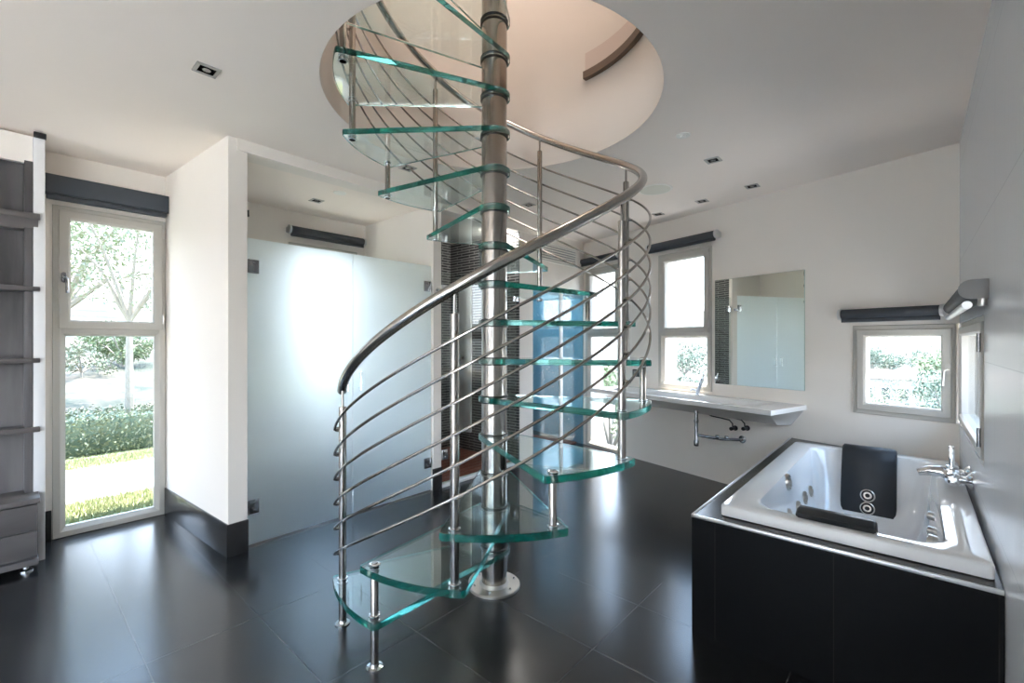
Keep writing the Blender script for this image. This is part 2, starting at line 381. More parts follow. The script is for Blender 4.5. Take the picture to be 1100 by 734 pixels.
# skirting
sk = MB()
dj = Vector((J1[0] - J0[0], J1[1] - J0[1])).normalized(); nj = Vector((dj.y, -dj.x))
a = Vector(J0); b = Vector(J1)
sk.prism([tuple(a), tuple(a + nj * .012), tuple(b + nj * .012 + dj * .012), (b.x + .012 - .004, 1.064), (b.x - .008, 1.064), tuple(b)], 0, .205)
struct(sk.build('baseboard_alcove', 'base', bevel=.002))
struct(MB().prism([(XP, 2.588), (XP + .012, 2.588), (XP + .012, 2.692), (XP, 2.692)], 0, .2).build('baseboard_pillar', 'base', bevel=.002))
struct(MB().box((XA, .165, 0), (XA + .012, .236, .2)).build('baseboard_left', 'base', bevel=.002))

# ---------------------------------------------------------------- windows
def ring_member(mb, x0, z0, x1, z1, w, y0, y1, ch=.012):
    """mitred frame: outer rect, width w, from y0 (room side) to y1, chamfered inner edge"""
    def rect(i, y): return [(x0 + i, y, z0 + i), (x1 - i, y, z0 + i), (x1 - i, y, z1 - i), (x0 + i, y, z1 - i)]
    rs = [rect(0, y1), rect(0, y0 + .004), rect(.004, y0), rect(w - ch, y0), rect(w, y0 + ch), rect(w, y1)]
    mb.loft(rs, closed=True)
def casement_handle(par, x, y, z, flip=1, mat='satin'):
    h = MB(); h.prism(rrect(-.013, -.035, .013, .035, .012), 0, .012, Matrix.Translation((x, y, z)) @ Matrix.Rotation(PI / 2, 4, 'X'))
    h.tube([(x, y - .01, z), (x, y - .04, z), (x + .012 * flip, y - .05, z - .012), (x + .014 * flip, y - .052, z - .11)], .009, 10)
    return h.build('handle', mat, par)
def hinge_barrel(par, x, y, z):
    return MB().cyl((x, y, z - .035), (x, y, z + .035), .008, 10).build('hinge', 'satin', par)
def window(n, loc, rz, x0, z0, x1, z1, transom=None, sash_top=True, handle=None, label='', hmat='satin', hinges=True):
    e = struct(empty('window_%d' % n, loc, rz), label, 'window')
    fr = MB(); ring_member(fr, x0, z0, x1, z1, .05, -.014, .06)
    if transom: fr.box((x0 + .04, -.008, transom - .025), (x1 - .04, .055, transom + .025))
    fr.build('frame', 'frame', e, bevel=0)
    panes = []
    if transom:
        s = MB(); ring_member(s, x0 + .03, transom + .008, x1 - .02, z1 - .03, .06, -.03, .03); s.build('sash', 'frame', e)
        panes.append((x0 + .085, transom + .06, x1 - .075, z1 - .085))
        s = MB(); ring_member(s, x0 + .045, z0 + .045, x1 - .045, transom - .02, .022, -.002, .045, .018); s.build('glazing_bead', 'frame', e)
        panes.append((x0 + .06, z0 + .06, x1 - .06, transom - .038))
    else:
        s = MB(); ring_member(s, x0 + .03, z0 + .03, x1 - .018, z1 - .03, .052, -.03, .03); s.build('sash', 'frame', e)
        panes.append((x0 + .08, z0 + .08, x1 - .068, z1 - .08))
    for p in panes: MB().box((p[0], .012, p[1]), (p[2], .016, p[3])).build('pane', 'pane', e, smooth=False)
    if handle: casement_handle(e, handle[0], -.03, handle[1], handle[2], hmat)
    if hinges and transom:
        for z in (transom + .09, z1 - .1): hinge_barrel(e, x1 - .016, -.034, z)
    return e
window(1, (XA, 0, 0), PI / 2, *WA, transom=1.43, handle=(WA[0] + .055, 1.79, 1), hmat='hingem', label='tall grey framed window beside the shelving with lawn and hedge outside')
window(2, CB, RB, *W1, transom=1.43, label='grey framed window above the basin left of the mirror')
window(3, CB, RB, *W2, transom=1.45, label='tall floor-length window seen behind the stair balusters')
window(4, (XA, 0, 0), PI / 2, *WT, label='window behind the frosted glass doors')
cw = window(5, CB, RB, WC_[0], WC_[1], -.015, WC_[3], handle=(-.047, 1.17, -1), label='small corner window pane above the bathtub facing the room', hinges=False)
rw = window(6, (XR, 0, 0), -PI / 2, -4.115, .815, -2.75, 1.467, label='small corner window pane in the glossy right wall', hinges=False)
for z in (.94, 1.345): MB().cyl((-2.772, -.036, z - .04), (-2.772, -.036, z + .04), .007, 12).build('hinge', 'hingem', rw)
rw.location.x += .022
sl = struct(empty('window_8', (-2.05, -3.8, H + .3)), 'unseen skylight added in the ceiling behind the camera as fill light', 'window')  # unseen skylight, added to bring more daylight into the room
fr = MB(); fr.loft([[(x, y, z) for x, y in ((-a, -b), (a, -b), (a, b), (-a, b))] for a, b, z in ((1.60, .85, .02), (1.60, .85, .12), (1.50, .75, .12), (1.50, .75, .02))], closed=True); fr.build('frame', 'frame', sl)
MB().box((-1.51, -.76, .06), (1.51, .76, .066)).build('pane', 'pane', sl, smooth=False)
for n_, loc_, rz_, q_, lab_ in ((9, (XR, 0, 0), -PI / 2, WR2, 'wide glazed opening added in the right wall as unseen fill light'),):  # unseen glazing, added to brighten faces turned to the right
    e = struct(empty('window_%d' % n_, loc_, rz_), lab_, 'window')
    fr = MB(); ring_member(fr, *q_, .06, -.01, .06); fr.build('frame', 'frame', e)
    MB().box((q_[0] + .05, .03, .05), (q_[2] - .05, .035, q_[3] - .05)).build('pane', 'pane', e, smooth=False)
rear = struct(empty('window_7', (XR, YN, 0), PI), 'wide glazed opening added behind the camera as fill light', 'window')  # unseen glazing, added as fill from behind the camera
fr = MB()
for x in (.15, 1.58, 3.02): fr.box((x, 0, 0), (x + .05, .06, 2.5))
fr.box((.15, 0, 2.45), (3.07, .06, 2.55)); fr.build('frame', 'frame', rear)
MB().box((.2, .03, 0.0), (3.03, .035, 2.45)).build('pane', 'pane', rear, smooth=False)

# ---------------------------------------------------------------- roller blinds
def roller(loc, rz, x0, x1, z, label, off=.05, r=.036, bar=True):
    e = tag(empty('roller_blind', loc, rz), label, 'roller blind', 'roller blinds above the windows')
    MB().cyl((x0 + .02, -off, z), (x1 - .02, -off, z), r, 20).build('fabric_roll', 'blind', e)
    hb = MB(); hb.prism(rrect(-off - .014, z - r - .026, -off + .004, z - r + .004, .006, 3), x0 + .02, x1 - .02, Matrix(((0, 0, 1, 0), (1, 0, 0, 0), (0, 1, 0, 0), (0, 0, 0, 1))))
    hb.build('bottom_bar', 'blind', e)
    MB().box((x0 + .015, -.012, z - .03), (x1 - .015, 0, z + .04)).build('back_rail', 'alu', e, bevel=.003)
    for x in (x0, x1 - .018):
        c = MB(); c.cyl((x, -off, z), (x + .018, -off, z), r + .004, 20); c.box((x, -off, z - r * .7), (x + .018, 0, z + r * .7)); c.build('end_cap', 'alu', e, bevel=0)
    return e
roller(CB, RB, -2.50, -1.665, 2.375, 'dark roller blind rolled up over the window left of the mirror', off=.06)
roller(CB, RB, -3.60, -2.93, 2.385, 'dark roller blind above the tall window behind the stair balusters', off=.06)
roller((XA, 0, 0), PI / 2, 1.78, 2.56, 2.395, 'dark roller blind showing over the top of the frosted glass doors', off=.06)
roller(CB, RB, -.66, -.06, 1.555, 'dark roller blind on the back wall above the small bathtub window', off=.055)
# flat cassette over the left window
e = tag(empty('roller_blind', (XA, .2, 2.31), PI / 2), 'dark flat-fronted blind cassette over the tall left window', 'roller blind', 'roller blinds above the windows')
MB().prism(rrect(-.085, .035, 0, .165, .012, 3), .0, .672, Matrix(((0, 0, 1, 0), (1, 0, 0, 0), (0, 1, 0, 0), (0, 0, 0, 1)))).build('cassette', 'blindbox', e)
MB().box((.01, -.075, .0), (.662, -.03, .034)).build('bottom_bar', 'blindbox', e, bevel=.006)
for x in (-.012, .672): MB().box((x, -.08, .03), (x + .012, 0, .16)).build('end_cap', 'blackplastic', e, bevel=.003)
# D-shaped cassette on right wall running to the corner
e = tag(empty('roller_blind', (XR, -2.57, 1.52)), 'silver grey blind cassette with rounded end on the glossy right wall', 'roller blind', 'roller blinds above the windows')
e.location = (XR, 2.57, 1.52); e.rotation_euler = (0, 0, -PI / 2)
def dprof(r, d): return [(0, 0), (0, 2 * r)] + [(-d + r - r * math.sin(PI * i / 10), r + r * math.cos(PI * i / 10)) for i in range(11)]
MX = Matrix(((0, 0, -1, 0), (1, 0, 0, 0), (0, 1, 0, 0), (0, 0, 0, 1)))
MB().prism(dprof(.037, .085), .014, 1.33, MX).build('cassette', 'blind', e)
MB().prism(dprof(.039, .088), 0, .014, MX).build('end_cap', 'capgrey', e, bevel=.002)
MB().cyl((-.03, -.06, -.022), (-1.33, -.06, -.022), .016, 16).build('bottom_bar', 'alu', e)
MB().cyl((-.0, -.018, -.03), (-.0, -.018, .0), .014, 12).build('chain_guide', 'satin', e)

# ---------------------------------------------------------------- glass doors
def door(n, y0, y1, hinge_left, label, mat, z1, hmat='hingem', x=XP, hz=(.26, 1.845), handle=True):
    e = struct(empty('door_%d' % n, (x - .02, y0, 0)), label, 'glass door')
    L = y1 - y0
    MB().box((-.010, 0, .012), (0, L, z1)).build('pane', mat, e, smooth=False)
    hy = .012 if hinge_left else L - .077
    for z in hz:
        h = MB(); h.box((-.018, hy, z - .045), (.010, hy + .065, z + .045)); h.cyl((.012, hy + (0.0 if hinge_left else .065), z - .045), (.012, hy + (0.0 if hinge_left else .065), z + .045), .007, 10)
        for dz in (-.025, .025): h.cyl((.010, hy + .035, z + dz), (.014, hy + .035, z + dz), .009, 10)
        h.build('hinge', hmat, e, bevel=.002)
    if handle:
        yy = L - .055 if hinge_left else .05
        h = MB(); h.tube([(0, yy, .985), (.032, yy, .985)], .006, 10); h.tube([(0, yy, 1.10), (.032, yy, 1.10)], .006, 10); h.tube([(.032, yy, .972), (.032, yy, 1.113)], .007, 10)
        h.build('handle', 'chrome', e)
    return e
door(1, 1.07, 1.822, True, 'left frosted glass door between white wall end and the second frosted leaf', 'frost', 2.03)
door(2, 1.828, 2.588, False, 'right frosted glass door hinged beside the white pillar', 'frost', 2.03)
door(3, 2.70, 3.30, True, 'clear glass shower door beside the white pillar', 'shower', 2.0, 'chrome', hz=(.3, 1.83), handle=False)
door(4, 3.31, 3.79, False, 'fixed clear glass shower screen by the second white pillar', 'shower', 2.0, 'chrome', hz=(.3, 1.83), handle=False)
door(5, 4.04, 4.60, False, 'spotted glass cabin leaf in front of blue mosaic, nearer the pillar', 'spotglass', 1.95, 'chrome', hz=(), handle=False)
door(6, 4.615, 5.06, True, 'spotted glass cabin leaf in front of blue mosaic, nearer the window', 'spotglass', 1.95, 'chrome', hz=(), handle=False)
struct(MB().box((XP - .034, 4.578, .01), (XP - .012, 4.638, 1.95)).build('trim_4', 'whiteplastic', bevel=.003))
struct(MB().box((XP - .07, 2.69, 0), (XP - .0, 3.80, .03)).build('trim_5', 'basin', bevel=.004))
def slats(name, x0, y0, x1, y1, z, label):
    e = tag(empty(name, (x0, y0, 0)), label, 'deck')
    MB().box((0.02, .02, .002), (x1 - x0 - .02, y1 - y0 - .02, .014)).build('base', 'blackplastic', e)
    n = 12
    m = MB()
    wd = (x1 - x0) / n
    for i in range(n): m.box((i * wd + .004, 0, .014), ((i + 1) * wd - .004, y1 - y0, z))
    m.build('slats', 'deck', e, bevel=.002); return e
slats('shower_deck', XA + .03, 2.72, XP - .08, 3.77, .035, 'red brown slatted deck on the floor of the black mosaic shower')
slats('shower_deck', XA + .03, 4.06, XP - .06, 5.02, .035, 'red brown slatted deck on the floor of the blue cabin')
# pale panel for a reflection in the shower glass, with invented fittings
e = tag(empty('reflection_panel', (XA + .30, 3.784, .2)), 'pale tall panel standing for a reflection in the shower glass', 'reflection panel')
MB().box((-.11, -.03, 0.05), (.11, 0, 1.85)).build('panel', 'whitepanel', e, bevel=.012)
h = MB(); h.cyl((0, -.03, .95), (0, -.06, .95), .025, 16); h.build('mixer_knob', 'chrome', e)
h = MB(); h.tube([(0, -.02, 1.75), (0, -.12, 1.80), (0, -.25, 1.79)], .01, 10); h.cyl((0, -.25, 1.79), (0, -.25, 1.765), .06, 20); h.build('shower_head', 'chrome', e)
# vent grille over the cabin
e = tag(empty('vent_grille', (XP, 4.10, 2.29)), 'white slatted air vent on the wall above the blue cabin', 'vent')
g = MB(); ring_member(g, 0, 0, .82, .24, .02, -.008, .004, .004); g.build('frame', 'whiteplastic', e).rotation_euler = (0, 0, PI / 2)
g = MB(); g.box((.01, -.001, .012), (.81, .003, .23)); g.build('backing', 'capgrey', e).rotation_euler = (0, 0, PI / 2)  # grey sheet puts shade into the gaps between the slats
g = MB()
for i in range(7): g.box((.015, -.008, .026 + i * .029), (.805, .002, .026 + i * .029 + .014), Matrix.Identity(4))
o = g.build('slats', 'whiteplastic', e); o.rotation_euler = (0, 0, PI / 2)

# ---------------------------------------------------------------- spiral staircase
ST = tag(empty('spiral_staircase', (SC.x, SC.y, 0), YAW), 'spiral staircase with green glass treads, steel column and curved rails', 'staircase')
A0, DA, RISE, Z1, PR = 205.6, 27.8, .2085, .215, .79
NT = 16
pol = lambda r, deg, z: (r * math.cos(math.radians(deg)), r * math.sin(math.radians(deg)), z)
ztop = lambda k: Z1 + RISE * (k - 1)              # top of tread k (1-based)
zrail = lambda st: 1.136 + .2090 * st
CR = .070
# column, segments and collars
MB().lathe([(CR, .015), (CR, 5.0)], 40).build('column', 'steel', ST)
bp = MB(); bp.lathe([(0.02, 0), (.142, 0), (.142, .010), (.138, .014), (CR + .012, .014), (CR + .008, .02), (CR, .03)], 48); bpo = bp.build('base_plate', 'plate', ST)
for i in range(6):
    x, y, _ = pol(.115, 20 + 60 * i, 0)
    MB().lathe([(.0085, .014), (.0085, .02), (.005, .024)], 8, Matrix.Translation((x, y, 0))).build('bolt', 'chrome', bpo)
TT = .03
def tread(k):
    a0, a1 = A0 + DA * (k - 1) - 3.6, A0 + DA * k + 3.6
    R, rh = .832, .087
    pts = []
    n = 18; rc = .018
    # outer arc with rounded corners
    arc = [pol(R, a0 + (a1 - a0) * i / n, 0)[:2] for i in range(n + 1)]
    # hull with the hub circle: tangent points
    def tang(P_, side):
        d = math.hypot(*P_); base = math.atan2(P_[1], P_[0]); off = math.acos(rh / d)
        return base + side * off
    t1 = tang(arc[-1], 1); t0 = tang(arc[0], -1)
    if t0 < t1: t0 += 2 * PI
    hub = [(rh * math.cos(t1 + (t0 - t1) * i / 20), rh * math.sin(t1 + (t0 - t1) * i / 20)) for i in range(21)]
    poly = arc + hub
    # round the two outer corners
    def rnd(pv, p, nx):
        p_, a_, b_ = Vector(p), Vector(pv), Vector(nx)
        u, v = (a_ - p_).normalized(), (b_ - p_).normalized()
        return [tuple((p_ + u * rc) * (1 - t) ** 2 + p_ * 2 * t * (1 - t) + (p_ + v * rc) * t * t) for t in (0, .25, .5, .75, 1)]
    c0 = rnd(hub[-1], arc[0], arc[1]); c1 = rnd(arc[-2], arc[-1], hub[0])
    poly = c0 + arc[1:-1] + c1 + hub
    zt = ztop(k)
    pm = MB().prism(poly, zt - TT, zt)
    for i in range(2, len(pm.m)): pm.m[i] = 1
    pm.build('tread', ['tread', 'tedge'], ST, bevel=.0015, seg=1)
    for z in (zt + .001, zt - TT - .007): MB().lathe([(CR + .0005, z), (CR + .007, z), (CR + .007, z + .005), (CR + .0005, z + .005)], 36).build('collar', 'darksteel', ST)
for k in range(1, NT + 1): tread(k)
TOFF = [.2, .32, .438, .557, .674, .795]
# balusters and spacers
def nut(par, x, y, z, r=.024, h=.008): MB().lathe([(r * .8, z), (r, z + h * .3), (r, z + h * .7), (r * .8, z + h)], 20, Matrix.Translation((x, y, 0))).build('fixing_nut', 'chrome', par)
def foot(par, x, y): MB().lathe([(.034, 0), (.034, .005), (.02, .009), (.0175, .02)], 24, Matrix.Translation((x, y, 0))).build('floor_flange', 'chrome', par)
for k in range(0, NT):
    a = A0 + DA * k; x, y, _ = pol(PR, a, 0)
    if k % 2 == 0:
        zb = 0. if k == 0 else ztop(k) - TT - .008
        zr = zrail(k); m = MB()
        m.lathe([(.0175, zb), (.0175, zr - .10), (.015, zr - .097)], 20, Matrix.Translation((x, y, 0)))
        m.lathe([(.0065, zr - .10), (.0065, zr)], 12, Matrix.Translation((x, y, 0)))
        bo = m.build('baluster', 'steel', ST)
        if k == 0: foot(bo, x, y)
        for q in (k, k + 1):
            if q >= 1:
                nut(bo, x, y, ztop(q)); nut(bo, x, y, ztop(q) - TT - .008)
        for t in TOFF:
            z = zr - t
            if k == 0 and False: continue
            MB().cyl(pol(PR + .012, a, z), pol(PR + .04, a, z), .007, 10).build('rod_clip', 'steel', bo)
    else:
        zb = 0. if k == 1 else ztop(k) - TT - .008
        m = MB(); m.lathe([(.0165, zb), (.0165, ztop(k + 1) + .004), (.011, ztop(k + 1) + .012)], 20, Matrix.Translation((x, y, 0)))
        so = m.build('spacer', 'steel', ST)
        if k == 1: foot(so, x, y)
        for q in (k, k + 1): nut(so, x, y, ztop(q)); nut(so, x, y, ztop(q) - TT - .008)
def helix(r, off, s0, s1, n=260): return [pol(r, A0 + DA * (s0 + (s1 - s0) * i / n), zrail(s0 + (s1 - s0) * i / n) - off) for i in range(n + 1)]
hr = MB(); hr.tube(helix(PR, 0, -.12, NT - .6), .0225, 20); hr.build('handrail', 'steel', ST)
for t in TOFF:
    pts = helix(PR + .036, t, -.03, NT - .8)
    st = [pol(PR + .012, A0 - 2.2, zrail(-.08) - t), pol(PR + .026, A0 - 2.0, zrail(-.07) - t)]
    MB().tube(st + pts, .0062, 10).build('guard_rod', 'steel', ST)

# ---------------------------------------------------------------- bath: tiled surround, tub, pads, mixer
ZT = .543
xl, yf = -.777, 2.144
sB = lambda x: 4.13 - .28 * (x - XR) - .003
S = tag(empty('bath_surround', (xl, yf, 0)), 'black tiled box with silver edge trim enclosing the white bathtub', 'bath surround')
def L_(p): return (p[0] - xl, p[1] - yf)
outer = [(xl, yf), (XR - .002, yf), (XR - .002, sB(XR)), (xl, sB(xl))]
inner = [(-.60, 2.30), (.15, 2.30), (.15, 3.90), (-.60, 3.90)]
def ringwall(z0, z1):
    m = MB(); rs = []
    m.loft([[(*L_(p), z0) for p in outer], [(*L_(p), z1) for p in outer], [(*L_(p), z1) for p in inner], [(*L_(p), z0) for p in inner]], closed=True)
    return m
ringwall(0, ZT - .006).build('panels', 'bathtile', S, smooth=False)
ringwall(ZT - .0059, ZT).build('ledge_tiles', 'base', S, smooth=False)
t = MB()
t.box((-.003, -.003, ZT - .012), (XR - .002 - xl, .010, ZT + .003)); t.build('edge_trim', 'alu', S, bevel=.002)
t = MB(); t.box((-.003, -.003, ZT - .012), (.010, sB(xl) - yf, ZT + .003)); t.build('edge_trim', 'alu', S, bevel=.002)

RX0, RX1, RY0, RY1, ZR = -.674, .205, 2.217, 3.985, .597
TUB = tag(empty('bathtub', ((RX0 + RX1) / 2, (RY0 + RY1) / 2, ZT)), 'white rectangular whirlpool bathtub sunk in the black tiled box', 'bathtub')
cx, cy = (RX0 + RX1) / 2, (RY0 + RY1) / 2
def tub():
    N = 10
    def rr(x0, y0, x1, y1, r, z): return [(x - cx, y - cy, z - ZT) for x, y in rrect(x0, y0, x1, y1, r, N)]
    ix0, ix1, iy0, iy1 = -.545, .085, 2.315, 3.885
    rings = [rr(RX0 + .012, RY0 + .012, RX1 - .012, RY1 - .012, .015, ZT + .001), rr(RX0, RY0, RX1, RY1, .02, ZT + .004),
             rr(RX0, RY0, RX1, RY1, .02, ZR - .010), rr(RX0 + .003, RY0 + .003, RX1 - .003, RY1 - .003, .02, ZR - .003), rr(RX0 + .010, RY0 + .010, RX1 - .010, RY1 - .010, .02, ZR)]
    rings += [rr(ix0 - .02, iy0 - .02, ix1 + .02, iy1 + .02, .11, ZR), rr(ix0 - .006, iy0 - .006, ix1 + .006, iy1 + .006, .11, ZR - .004), rr(ix0, iy0, ix1, iy1, .11, ZR - .018)]
    for t_, dx, dy, r in ((.25, .012, .03, .12), (.5, .025, .075, .13), (.75, .045, .14, .14), (.9, .075, .20, .13), (.97, .11, .25, .11)):
        rings.append(rr(ix0 + dx, iy0 + dy, ix1 - dx, iy1 - dy, r, ZR - .018 - t_ * .44))
    rings.append(rr(ix0 + .17, iy0 + .32, ix1 - .17, iy1 - .32, .06, ZR - .018 - .44))
    m = MB(); m.loft(rings, caps=False); n = len(rings[0])
    m.f.append(list(range((len(rings) - 1) * n, len(rings) * n))); m.m.append(0)
    o = m.build('tub_shell', 'tub', TUB, ang=50)
    return o
tub()
def jet(p, nrm, r=.026, name='jet'):
    q = Vector(nrm).normalized().to_track_quat('Z', 'Y').to_matrix().to_4x4()
    M4 = Matrix.Translation(Vector(p) - Vector((cx, cy, ZT))) @ q
    m = MB(); m.lathe([(.004, .004), (r * .42, .004), (r * .5, .012), (r * .62, .012), (r * .66, .004), (r * .80, .004), (r * .84, .009), (r * .95, .009), (r, .003), (r, -.02)], 24, M4)
    o = m.build(name, 'satin', TUB)
    g = MB(); g.lathe([(r * .66, .0042), (r * .80, .0042), (r * .80, .0052), (r * .66, .0052)], 24, M4, False); g.build('groove', 'blackplastic', o)
    d = MB(); d.lathe([(r * .28, .0045), (r * .1, .009)], 12, M4); d.build('nozzle', 'blackplastic', o); return o
def on_left(px, py):     # inner left wall plane, sloping
    k = (px - 550) / F; ux, uy = FW.x + RT.x * k, FW.y + RT.y * k
    X = -.535
    for _ in range(6):
        d = X / ux; z = CAMH + (367 - py) / F * d; X = -.545 + .05 * min(1, max(0, (ZR - z) / .44)) + .004
    return Vector((X, uy * d, z))
for px, py, r in ((847, 518, .046), (858, 545, .037), (865, 535, .040), (871, 528, .036), (848, 551, .022)):
    jet(on_left(px, py), (1, 0, .1), r)
def on_right(Y, z): return Vector((.085 - .05 * (ZR - z) / .44 - .004, Y, z))
for Y, z, r in ((3.10, .40, .022), (2.98, .385, .034), (2.87, .36, .028), (3.26, .43, .022), (2.70, .33, .03)): jet(on_right(Y, z), (-1, 0, .1), r)
# headrest pads (draped over both ends)
def pad(label, X, Yr, sgn, tilt, Lh, wdt=.29, discs=True):
    """Yr: rim inner edge; pad hooks on the rim and hangs down inside"""
    e = tag(empty('bath_headrest', (X, Yr, ZR)), label, 'headrest', 'bath headrest pads')
    prof = []
    path = [(.055 * sgn, .012), (.03 * sgn, .022), (0, .022), (-.022 * sgn, .006)]
    for i in range(1, 9): path.append((-(.022 + i / 8 * Lh * math.sin(tilt)) * sgn, .006 - i / 8 * Lh * math.cos(tilt)))
    rings = []
    for j, (yy, zz) in enumerate(path):
        a_ = path[max(j - 1, 0)]; b_ = path[min(j + 1, len(path) - 1)]
        ty, tz = b_[0] - a_[0], b_[1] - a_[1]; l = math.hypot(ty, tz); ny, nz = -tz / l, ty / l
        if (ny * -sgn) < 0 and j > 3: ny, nz = -ny, -nz
        if j <= 3 and nz < 0: ny, nz = -ny, -nz
        th = .012 if j in (0, len(path) - 1) else .019
        hw = wdt / 2 - (.02 if j == len(path) - 1 else (.006 if j == len(path) - 2 else 0))
        rings.append([(sx * hw * f, yy + ny * o * th, zz + nz * o * th) for sx, f, o in ((-1, .93, -1), (-1, 1, -.4), (-1, 1, .4), (-1, .93, 1), (1, .93, 1), (1, 1, .4), (1, 1, -.4), (1, .93, -1))])
    m = MB(); m.loft(rings); m.build('cushion', 'pad', e, ang=60)
    if discs:
        for q in (.62, .80):
            yy = -(.022 + q * Lh * math.sin(tilt)) * sgn; zz = .006 - q * Lh * math.cos(tilt)
            nn = Vector((0, -sgn * math.cos(tilt), math.sin(tilt) * 1.0))
            M4 = Matrix.Translation(Vector((0.0, yy, zz)) + nn * .019) @ nn.to_track_quat('Z', 'Y').to_matrix().to_4x4()
            d = MB(); d.lathe([(.004, .006), (.012, .006), (.014, .012), (.020, .012), (.024, .004), (.034, .006), (.040, .003), (.040, -.006)], 28, M4)
            so_ = d.build('spray_disc', 'satin', e)
            g = MB(); g.lathe([(.024, .0045), (.033, .0065), (.033, .0075), (.024, .0055)], 28, M4, False); g.build('groove', 'blackplastic', so_)
            g = MB(); g.lathe([(.013, .010), (.012, .0135), (.004, .014)], 20, M4); g.build('nozzle', 'blackplastic', so_)
    return e
pad('charcoal headrest pad hanging at the far end of the bathtub with two chrome discs', -.228, 3.885, 1, .30, .45)
pad('charcoal headrest pad on the near rim of the bathtub, only its top showing', -.245, 2.315, -1, .3, .36, discs=False, wdt=.27)
# wall mixer
e = tag(empty('bath_mixer', (XR, 3.26, .66), 0), 'chrome bath mixer tap with upright lever on the glossy right wall', 'tap')
for dy in (-.075, .075):
    f_ = MB(); M4 = Matrix.Translation((0, dy, 0)) @ Matrix.Rotation(-PI / 2, 4, 'Y')
    f_.lathe([(.046, 0), (.046, .006), (.034, .018), (.020, .026), (.020, .06)], 24, M4)
    f_.build('wall_flange', 'chrome', e)
MB().lathe([(.022, -.115), (.031, -.105), (.031, -.05), (.037, -.035), (.037, .035), (.031, .05), (.031, .105), (.022, .115)], 24, Matrix.Translation((-.075, 0, 0)) @ Matrix.Rotation(PI / 2, 4, 'X')).build('body', 'chrome', e)
MB().tube([(-.08, 0, .0), (-.12, 0, .010), (-.165, 0, .008), (-.205, 0, -.008)], .016, 14, radii=[.034, .030, .025, .017]).build('spout', 'chrome', e)
m = MB(); m.tube([(-.075, 0, .02), (-.075, 0, .05)], .022, 16)
m.loft([[( -.075 + dx, dy, z) for dx, dy in ((-.012 * k, -.016 * k), (.012 * k, -.016 * k), (.012 * k, .016 * k), (-.012 * k, .016 * k))] for z, k in ((.045, 1), (.09, .9), (.15, .85))])
m.build('lever', 'chrome', e, bevel=.003)
m = MB(); m.tube([(-.075, -.115, 0), (-.075, -.15, 0)], .024, 8); m.build('diverter_knob', 'chrome', e, bevel=.003)

# ---------------------------------------------------------------- basin with tap and waste
BZ = .83
B = tag(empty('washbasin', wb(-1.9, 0, 0), RB), 'long white wall-hung washbasin below the window and mirror', 'washbasin')
def basin():
    x0, x1, y0, y1 = -1.0, .99, -.555, -.004
    nx, ny = 60, 20; m = MB(); top = []
    def dep(x, y):
        u = abs((x + .02) / .80); v = abs((y + .30) / .185); q = (u ** 6 + v ** 4)
        return .075 * max(0, 1 - q) ** .45 if q < 1 else 0
    for j in range(ny + 1):
        for i in range(nx + 1):
            x = x0 + (x1 - x0) * i / nx; y = y0 + (y1 - y0) * j / ny; top.append((x, y, BZ - dep(x, y)))
    fs = [(j * (nx + 1) + i, j * (nx + 1) + i + 1, (j + 1) * (nx + 1) + i + 1, (j + 1) * (nx + 1) + i) for j in range(ny) for i in range(nx)]
    m.add(top, fs)
    # edge band and underside
    r = [(x0, y0), (x1, y0), (x1, y1), (x0, y1)]
    m.loft([[(x, y, BZ) for x, y in r], [(x, y, BZ - .038) for x, y in r], [(x0 + .02, y0 + .03, BZ - .045), (x1 - .02, y0 + .03, BZ - .045), (x1 - .02, y1, BZ - .045), (x0 + .02, y1, BZ - .045)],
            [(x0 + .12, y0 + .33, .67), (x1 - .12, y0 + .33, .67), (x1 - .12, y1, .65), (x0 + .12, y1, .65)]], caps=False)
    n = len(m.v); m.f.append([n - 4, n - 3, n - 2, n - 1]); m.m.append(0)
    m.build('bowl', 'basin', B, ang=40, recalc=False)
basin()
for o in B.children:
    bm = bmesh.new(); bm.from_mesh(o.data); bmesh.ops.remove_doubles(bm, verts=bm.verts, dist=.0005); bmesh.ops.recalc_face_normals(bm, faces=bm.faces); bm.to_mesh(o.data); bm.free()
e = tag(empty('basin_tap', wb(-1.85, -.10, BZ), RB), 'slim slanted chrome tap standing on the white washbasin', 'tap')
MB().lathe([(.026, 0), (.026, .006), (.02, .010)], 20).build('base', 'chrome', e)
MB().tube([(0, 0, .005), (.014, -.008, .04), (.07, -.02, .165)], .016, 14, radii=[.019, .018, .014]).build('body', 'chrome', e)
MB().tube([(.004, -.01, .035), (-.01, -.075, .055), (-.012, -.09, .045)], .010, 12).build('spout', 'chrome', e)
MB().tube([(.066, -.02, .155), (.086, -.024, .205)], .006, 10).build('lever', 'chrome', e)
def wfix(px, py):
    k = (px - 550) / F; u = FW + RT * k; nrm = BY
    d = (CB.dot(nrm)) / u.dot(nrm); p = u * d; return Vector((p.x, p.y, CAMH + (367 - py) / F * d))
w0 = wfix(798, 472); tp = FW * 4.2 + RT * ((748 - 550) / F * 4.2)
e = tag(empty('drain_trap', (tp.x, tp.y, .4)), 'chrome bottle trap and waste pipe below the washbasin', 'drain pipe')
m = MB(); m.lathe([(.020, -.015), (.022, -.01), (.022, .03), (.016, .04), (.016, .20), (.020, .205), (.020, .225), (.016, .23), (.016, .33)], 20); m.build('bottle_trap', 'hingem', e)
q = w0 - Vector((tp.x, tp.y, .4)); nin = -BY
m = MB(); m.tube([(0, 0, .085), q * .55 + Vector((0, 0, .02)), q + nin * .05 + Vector((0, 0, .0)), q + nin * .0], .013, 14)
for t_ in (.42, .62): m.tube([Vector((0, 0, .085)).lerp(q, t_) , Vector((0, 0, .085)).lerp(q, t_ + .06)], .018, 14)
